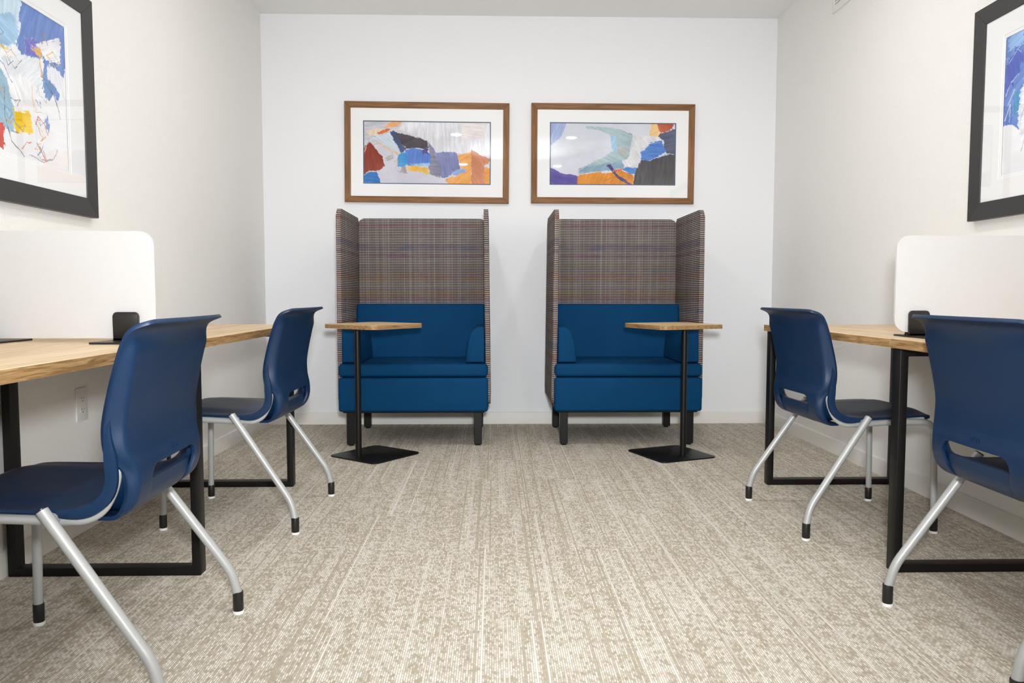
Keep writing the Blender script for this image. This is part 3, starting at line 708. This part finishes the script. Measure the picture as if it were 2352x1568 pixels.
A1 = px([((206, 206, 216), [(300, 330), (900, 330), (700, 700), (300, 760)]),
    ((226, 226, 232), [(880, 330), (2060, 330), (2060, 800), (1300, 760), (1210, 600), (800, 460)]),
    ((232, 224, 224), [(1660, 330), (1950, 330), (1950, 560), (1650, 600)]),
    ((232, 214, 190), [(350, 480), (480, 450), (600, 440), (560, 550), (400, 540)]),
    ((236, 172, 110), [(600, 440), (720, 340), (880, 340), (780, 400), (690, 430)]),
    ((212, 102, 34), [(515, 510), (590, 455), (690, 455), (640, 510), (540, 535)]),
    ((202, 214, 226), [(440, 580), (680, 480), (740, 620), (790, 780), (620, 680)]),
    ((214, 188, 154), [(460, 610), (560, 640), (720, 735), (800, 790), (780, 800), (680, 740)]),
    ((232, 178, 90), [(720, 740), (800, 785), (775, 800)]),
    ((180, 178, 176), [(600, 830), (700, 800), (740, 840), (650, 890)]),
    ((58, 78, 128), [(680, 490), (735, 468), (860, 690), (905, 720), (830, 790)]),
    ((64, 57, 66), [(750, 490), (1205, 600), (1205, 730), (1050, 705), (900, 725), (840, 660)]),
    ((122, 128, 176), [(1215, 640), (1290, 760), (1580, 760), (1640, 980), (1530, 1060), (1420, 1110), (1250, 1080), (1200, 980)]),
    ((138, 138, 156), [(1205, 620), (1370, 1000), (1370, 1110), (1220, 1070)]),
    ((82, 126, 208), [(890, 740), (1000, 710), (1120, 730), (1205, 770), (1230, 800), (1230, 920), (1100, 950), (930, 960), (870, 920)]),
    ((56, 148, 208), [(800, 800), (915, 750), (915, 900), (940, 930), (840, 980), (790, 960), (775, 870)]),
    ((156, 198, 236), [(940, 930), (1100, 920), (1230, 900), (1220, 945), (1060, 958)]),
    ((86, 70, 138), [(1110, 745), (1190, 695), (1205, 785), (1120, 780)]),
    ((238, 184, 70), [(910, 960), (1200, 975), (1200, 1080), (1100, 1030), (930, 1020)]),
    ((164, 154, 160), [(780, 1030), (890, 960), (925, 1060)]),
    ((240, 168, 84), [(1590, 800), (1785, 740), (1785, 1230), (1500, 1230), (1440, 1140), (1560, 1090), (1640, 1010)]),
    ((208, 134, 96), [(1780, 720), (2060, 860), (2060, 1230), (1780, 1230)]),
    ((242, 172, 80), [(1965, 970), (2060, 950), (2060, 1230), (1965, 1230)]),
    ((222, 228, 240), [(1955, 945), (2060, 860), (2060, 980)]),
    ((146, 178, 230), [(1520, 1050), (1600, 990), (1715, 990), (1700, 1040), (1560, 1085)]),
    ((138, 40, 16), [(300, 790), (350, 700), (410, 630), (470, 690), (520, 770), (575, 830), (615, 950), (520, 1030), (370, 1050), (300, 1110)]),
    ((20, 108, 188), [(300, 1130), (400, 1045), (500, 1040), (520, 1100), (560, 1200), (300, 1200)])], 330, 2035, 350, 1195)
S1 = [((232, 234, 240), [(0.00, 0.50), (0.03, 0.36), (0.06, 0.28)], 0.010), ((120, 112, 108), [(0.02, 0.42), (0.04, 0.30)], 0.006),
      ((230, 184, 120), [(0.24, 0.66), (0.27, 0.62), (0.25, 0.76)], 0.010), ((150, 150, 140), [(0.17, 0.64), (0.23, 0.58), (0.22, 0.50)], 0.008)]
A2 = px([((164, 180, 222), [(290, 350), (515, 350), (480, 500), (430, 580), (290, 690)]),
    ((168, 192, 198), [(780, 400), (1130, 430), (1420, 510), (1430, 560), (1370, 830), (1290, 870), (1300, 960), (1100, 1000), (900, 1040), (690, 1080), (690, 1000), (830, 940), (1000, 850), (1150, 750), (1220, 720), (1130, 540), (1050, 490), (800, 430)]),
    ((164, 206, 236), [(1120, 540), (1200, 560), (1220, 750), (1160, 760)]),
    ((186, 186, 180), [(1215, 690), (1330, 680), (1340, 800), (1230, 810)]),
    ((138, 168, 190), [(960, 930), (1290, 880), (1300, 990), (700, 1060), (720, 1000)]),
    ((224, 222, 226), [(1430, 530), (1780, 540), (1800, 590), (1680, 640), (1530, 750), (1540, 850), (1400, 960), (1310, 960), (1290, 880), (1360, 860), (1410, 660)]),
    ((238, 196, 130), [(1680, 360), (1750, 360), (1800, 460), (1760, 540), (1640, 530)]),
    ((188, 86, 54), [(1750, 360), (1980, 360), (1960, 440), (1860, 490), (1800, 480)]),
    ((78, 84, 110), [(1800, 500), (2020, 440), (2020, 800), (1880, 760), (1830, 600), (1760, 540)]),
    ((140, 180, 226), [(1970, 380), (2020, 370), (2020, 440)]),
    ((70, 122, 204), [(1530, 760), (1670, 640), (1810, 600), (1880, 740), (1800, 800), (1640, 880), (1540, 850)]),
    ((62, 60, 64), [(1540, 870), (1700, 870), (1900, 780), (2020, 790), (2020, 1240), (1440, 1240), (1450, 1100), (1480, 1000)]),
    ((92, 76, 160), [(290, 960), (420, 1040), (620, 1080), (690, 1100), (690, 1240), (290, 1240)]),
    ((222, 138, 38), [(680, 1100), (760, 1070), (1000, 1030), (1010, 1050), (1180, 1030), (1250, 1010), (1440, 1080), (1440, 1240), (680, 1240)]),
    ((76, 138, 214), [(1290, 1000), (1340, 960), (1475, 985), (1470, 1050), (1400, 1060)]),
    ((70, 66, 130), [(1060, 940), (1130, 940), (1220, 1060), (1420, 1200), (1370, 1215), (1200, 1090)]),
    ((218, 118, 100), [(1150, 1010), (1290, 985), (1280, 1010), (1150, 1040)])], 315, 1995, 372, 1208)
S2 = [((110, 150, 210), [(0.78, 0.60), (0.92, 0.52), (0.99, 0.49)], 0.008), ((190, 205, 215), [(0.22, 0.78), (0.45, 0.53), (0.52, 0.44)], 0.008),
      ((150, 180, 190), [(0.30, 0.72), (0.55, 0.60)], 0.010), ((240, 240, 240), [(0.68, 0.42), (0.80, 0.32), (0.88, 0.31)], 0.006),
      ((170, 110, 40), [(0.42, 0.95), (0.50, 0.88), (0.62, 0.86)], 0.007), ((170, 110, 40), [(0.49, 0.97), (0.51, 0.88)], 0.006)]
A3 = [((198, 224, 240), [(-0.1, -0.1), (0.46, -0.1), (0.43, 0.21), (0.31, 0.33), (0.19, 0.37), (-0.1, 0.36)]),
      ((160, 200, 232), [(0.10, 0.20), (0.36, 0.10), (0.43, 0.26), (0.30, 0.34), (0.1, 0.34)]),
      ((92, 128, 202), [(0.48, -0.1), (1.1, -0.1), (0.97, 0.37), (0.905, 0.456), (0.89, 0.53), (0.72, 0.46), (0.71, 0.30), (0.50, 0.34), (0.42, 0.32), (0.41, 0.26)]),
      ((112, 106, 200), [(0.50, 0.22), (0.66, 0.20), (0.64, 0.31), (0.50, 0.33)]), ((104, 150, 204), [(0.74, 0.36), (0.90, 0.40), (0.88, 0.50), (0.72, 0.55), (0.68, 0.42)]),
      ((150, 190, 214), [(-0.1, 0.40), (0.18, 0.45), (0.268, 0.522), (0.332, 0.698), (0.338, 0.848), (0.274, 0.86), (0.155, 0.832), (-0.1, 0.8)]),
      ((232, 236, 242), [(0.405, 0.346), (0.675, 0.316), (0.644, 0.518), (0.527, 0.474), (0.268, 0.522), (0.212, 0.432)]),
      ((246, 246, 250), [(0.268, 0.522), (0.511, 0.47), (0.533, 0.618), (0.316, 0.702)]), ((250, 250, 250), [(0.628, 0.236), (0.889, 0.122), (0.949, 0.114), (0.938, 0.264), (0.73, 0.292)]),
      ((248, 248, 252), [(0.763, 0.348), (0.858, 0.314), (0.989, 0.368), (0.978, 0.518), (0.885, 0.462), (0.759, 0.416)]),
      ((242, 200, 20), [(0.316, 0.71), (0.511, 0.686), (0.529, 0.82), (0.336, 0.856)]), ((200, 48, 36), [(0.0, 0.80), (0.208, 0.838), (0.212, 0.984), (0.0, 0.96)]),
      ((246, 190, 90), [(0.573, 0.288), (0.681, 0.23), (0.70, 0.30), (0.659, 0.30)]), ((120, 150, 214), [(0.701, 0.702), (0.75, 0.674), (0.768, 0.794), (0.717, 0.766)])]
S3 = [((60, 66, 84), [(0.24, 0.60), (0.23, 0.78), (0.30, 0.92), (0.45, 1.0)], 0.005), ((70, 70, 80), [(0.72, 0.45), (0.84, 0.52), (0.90, 0.62)], 0.005),
      ((236, 170, 60), [(0.66, 0.24), (0.68, 0.42)], 0.010), ((236, 180, 80), [(0.75, 0.27), (0.84, 0.22), (0.93, 0.27), (0.86, 0.31), (0.75, 0.27)], 0.006),
      ((214, 90, 50), [(0.58, 0.76), (0.62, 0.70), (0.70, 0.74), (0.73, 0.80)], 0.008), ((204, 84, 60), [(0.62, 0.90), (0.70, 0.98), (0.66, 0.98)], 0.006),
      ((120, 120, 130), [(0.50, 0.97), (0.66, 1.0), (0.80, 0.95), (0.85, 0.88)], 0.004), ((70, 74, 86), [(0.28, 0.40), (0.36, 0.46), (0.44, 0.38)], 0.004),
      ((190, 120, 90), [(0.70, 0.20), (0.73, 0.12), (0.77, 0.19)], 0.008), ((232, 190, 120), [(0.56, 0.50), (0.55, 0.60), (0.60, 0.66)], 0.007),
      ((236, 200, 60), [(0.18, 0.36), (0.30, 0.35)], 0.008), ((80, 86, 100), [(0.80, 0.48), (0.87, 0.56), (0.91, 0.66)], 0.004)]
A4 = [((96, 132, 208), [(-0.1, -0.1), (0.6, -0.1), (0.5, 0.2), (0.26, 0.34), (0.21, 0.44), (0.195, 0.71), (0.135, 0.66), (-0.1, 0.60)]),
      ((74, 96, 190), [(0.0, 0.2), (0.14, 0.10), (0.22, 0.18), (0.10, 0.34), (0.0, 0.42)]), ((150, 190, 236), [(0.02, 0.0), (0.22, -0.02), (0.2, 0.09), (0.03, 0.12)]),
      ((64, 150, 196), [(0.10, 0.46), (0.16, 0.38), (0.2, 0.52), (0.14, 0.62)]),
      ((240, 242, 248), [(0.186, 0.436), (0.248, 0.37), (0.274, 0.74), (0.235, 0.80), (0.175, 0.598)]), ((246, 246, 250), [(0.4, 0.2), (0.8, 0.3), (0.7, 0.7), (0.3, 0.6)]),
      ((240, 200, 60), [(0.6, 0.6), (0.8, 0.55), (0.85, 0.75), (0.62, 0.8)])]
S4 = [((232, 240, 250), [(0.02, 0.42), (0.08, 0.34), (0.16, 0.30)], 0.007), ((214, 228, 246), [(0.05, 0.50), (0.12, 0.40)], 0.010), ((240, 244, 250), [(0.02, 0.60), (0.08, 0.50), (0.07, 0.62)], 0.007),
      ((200, 220, 246), [(0.03, 0.20), (0.14, 0.12), (0.2, 0.16)], 0.006), ((90, 92, 104), [(0.26, 0.76), (0.23, 0.86)], 0.003), ((120, 150, 214), [(0.20, 0.66), (0.26, 0.50)], 0.004)]
i1 = paint(420, 207, 2.03, (208, 206, 218), A1, S1, 3, 0.020)
i2 = paint(420, 207, 2.03, (216, 219, 228), A2, S2, 5, 0.020)
rg = random.Random(7)
for k in range(34):
    u0, v0 = rg.choice([(0.34, 0.42), (0.62, 0.60), (0.70, 0.76), (0.60, 0.92), (0.30, 0.60), (0.78, 0.45), (0.30, 0.80), (0.15, 0.3)])
    p = [(u0 + rg.uniform(-.08, .08), v0 + rg.uniform(-.06, .06))]
    for q in range(rg.randint(2, 4)): p.append((p[-1][0] + rg.uniform(-.07, .09), p[-1][1] + rg.uniform(-.05, .06)))
    S3.append((rg.choice([(70, 76, 90), (110, 116, 130), (90, 120, 180), (226, 150, 60), (206, 96, 60), (150, 160, 176)]), p, rg.uniform(0.002, 0.006)))
i3 = paint(250, 270, 0.9, (243, 244, 248), A3, S3, 8, 0.024)
i4 = paint(250, 270, 0.9, (244, 245, 249), A4, S4, 12, 0.028)
picture('walnut framed abstract print with rust red patch above the left booth chair', (-0.4435, YB, 1.823), 0, 1.093, 0.660, 0.041, 0.024, (0.4255, 0.2085), i1, ('walnut', 'walnut_v'), math.radians(0.42), group='walnut framed prints on the back wall')
picture('walnut framed abstract print with orange base and charcoal corner above the right booth chair', (0.7985, YB, 1.822), 0, 1.096, 0.660, 0.041, 0.024, (0.4250, 0.2080), i2, ('walnut', 'walnut_v'), math.radians(0.12), group='walnut framed prints on the back wall')
picture('black framed abstract print with a yellow square on the left wall', (XL, 2.5525, 1.5735), R90, 0.80, 0.805, 0.068, 0.028, (0.238, 0.262), i3, 'blackframe', 0, fil=0, second=0.010, group='black framed prints on the side walls')
picture('black framed abstract print in blue and white on the right wall', (XR, 2.575, 1.574), -R90, 0.80, 0.805, 0.066, 0.028, (0.238, 0.262), i4, 'blackframe', 0, fil=0, second=0.010, group='black framed prints on the side walls')

# ------------------------------------------------------------------ wall outlet under the left desk
t = thing('wall_outlet', 'white duplex power outlet on the left wall below the desk', 'outlet', (XL, 2.833, 0.474), R90)
pl = prism('cover_plate', rrect(0.076, 0.124, 0.004, 4), -0.0055, -0.0003, 'white', t, 'y', 0.0018, 2)
for dz in (-0.0205, 0.0205):
    o = prism('receptacle', [(a, b + dz) for a, b in rrect(0.034, 0.029, 0.009, 6)], -0.0072, -0.005, 'white', t, 'y', 0.0006, 1)
    for a0, a1, b0, b1 in ((-0.0085, -0.0065, -0.001, 0.007), (0.0065, 0.0085, 0.0, 0.006), (-0.0022, 0.0022, -0.010, -0.0055)):
        box('slot', a0, a1, -0.0076, -0.0070, b0 + dz, b1 + dz, 'slot', o)
lathe('screw', [(0.003, 0), (0.003, 0.0012), (0.001, 0.0014)], 'white', t, 12).matrix_local = Matrix.Translation((0, -0.0054, 0)) @ Matrix.Rotation(math.radians(90), 4, 'X')

# ------------------------------------------------------------------ air vent high on the right wall
VW, VH = 0.55, 0.235
t = thing('air_vent', 'white slatted air vent high on the right wall near the ceiling', 'vent', (XR, 4.292 - VW / 2, 2.445 + VH / 2), -R90)
def ringprism(name, wo, ho, wi, hi, y0, y1, mat, parent):
    bm = bmesh.new(); O = [(-wo, -ho), (wo, -ho), (wo, ho), (-wo, ho)]; I = [(-wi, -hi), (wi, -hi), (wi, hi), (-wi, hi)]
    V = {(n, k, e): bm.verts.new((p[0], y, p[1])) for n, L in (('o', O), ('i', I)) for k, p in enumerate(L) for e, y in enumerate((y0, y1))}
    for k in range(4):
        n = (k + 1) % 4
        for e in (0, 1): bm.faces.new((V['o', k, e], V['o', n, e], V['i', n, e], V['i', k, e]))
        for q in 'oi': bm.faces.new((V[q, k, 0], V[q, n, 0], V[q, n, 1], V[q, k, 1]))
    return finish(name, bm, mat, parent, False)
ringprism('frame', VW / 2, VH / 2, VW / 2 - 0.026, VH / 2 - 0.026, -0.010, -0.0005, 'white', t)
box('backing', -VW / 2 + 0.02, VW / 2 - 0.02, -0.0022, -0.0008, -VH / 2 + 0.02, VH / 2 - 0.02, 'slot', t)
for k in range(11):
    z = -VH / 2 + 0.033 + k * 0.0168
    o = box('slat', -VW / 2 + 0.024, VW / 2 - 0.024, -0.0085, -0.0025, z - 0.0058, z + 0.0058, 'white', t)
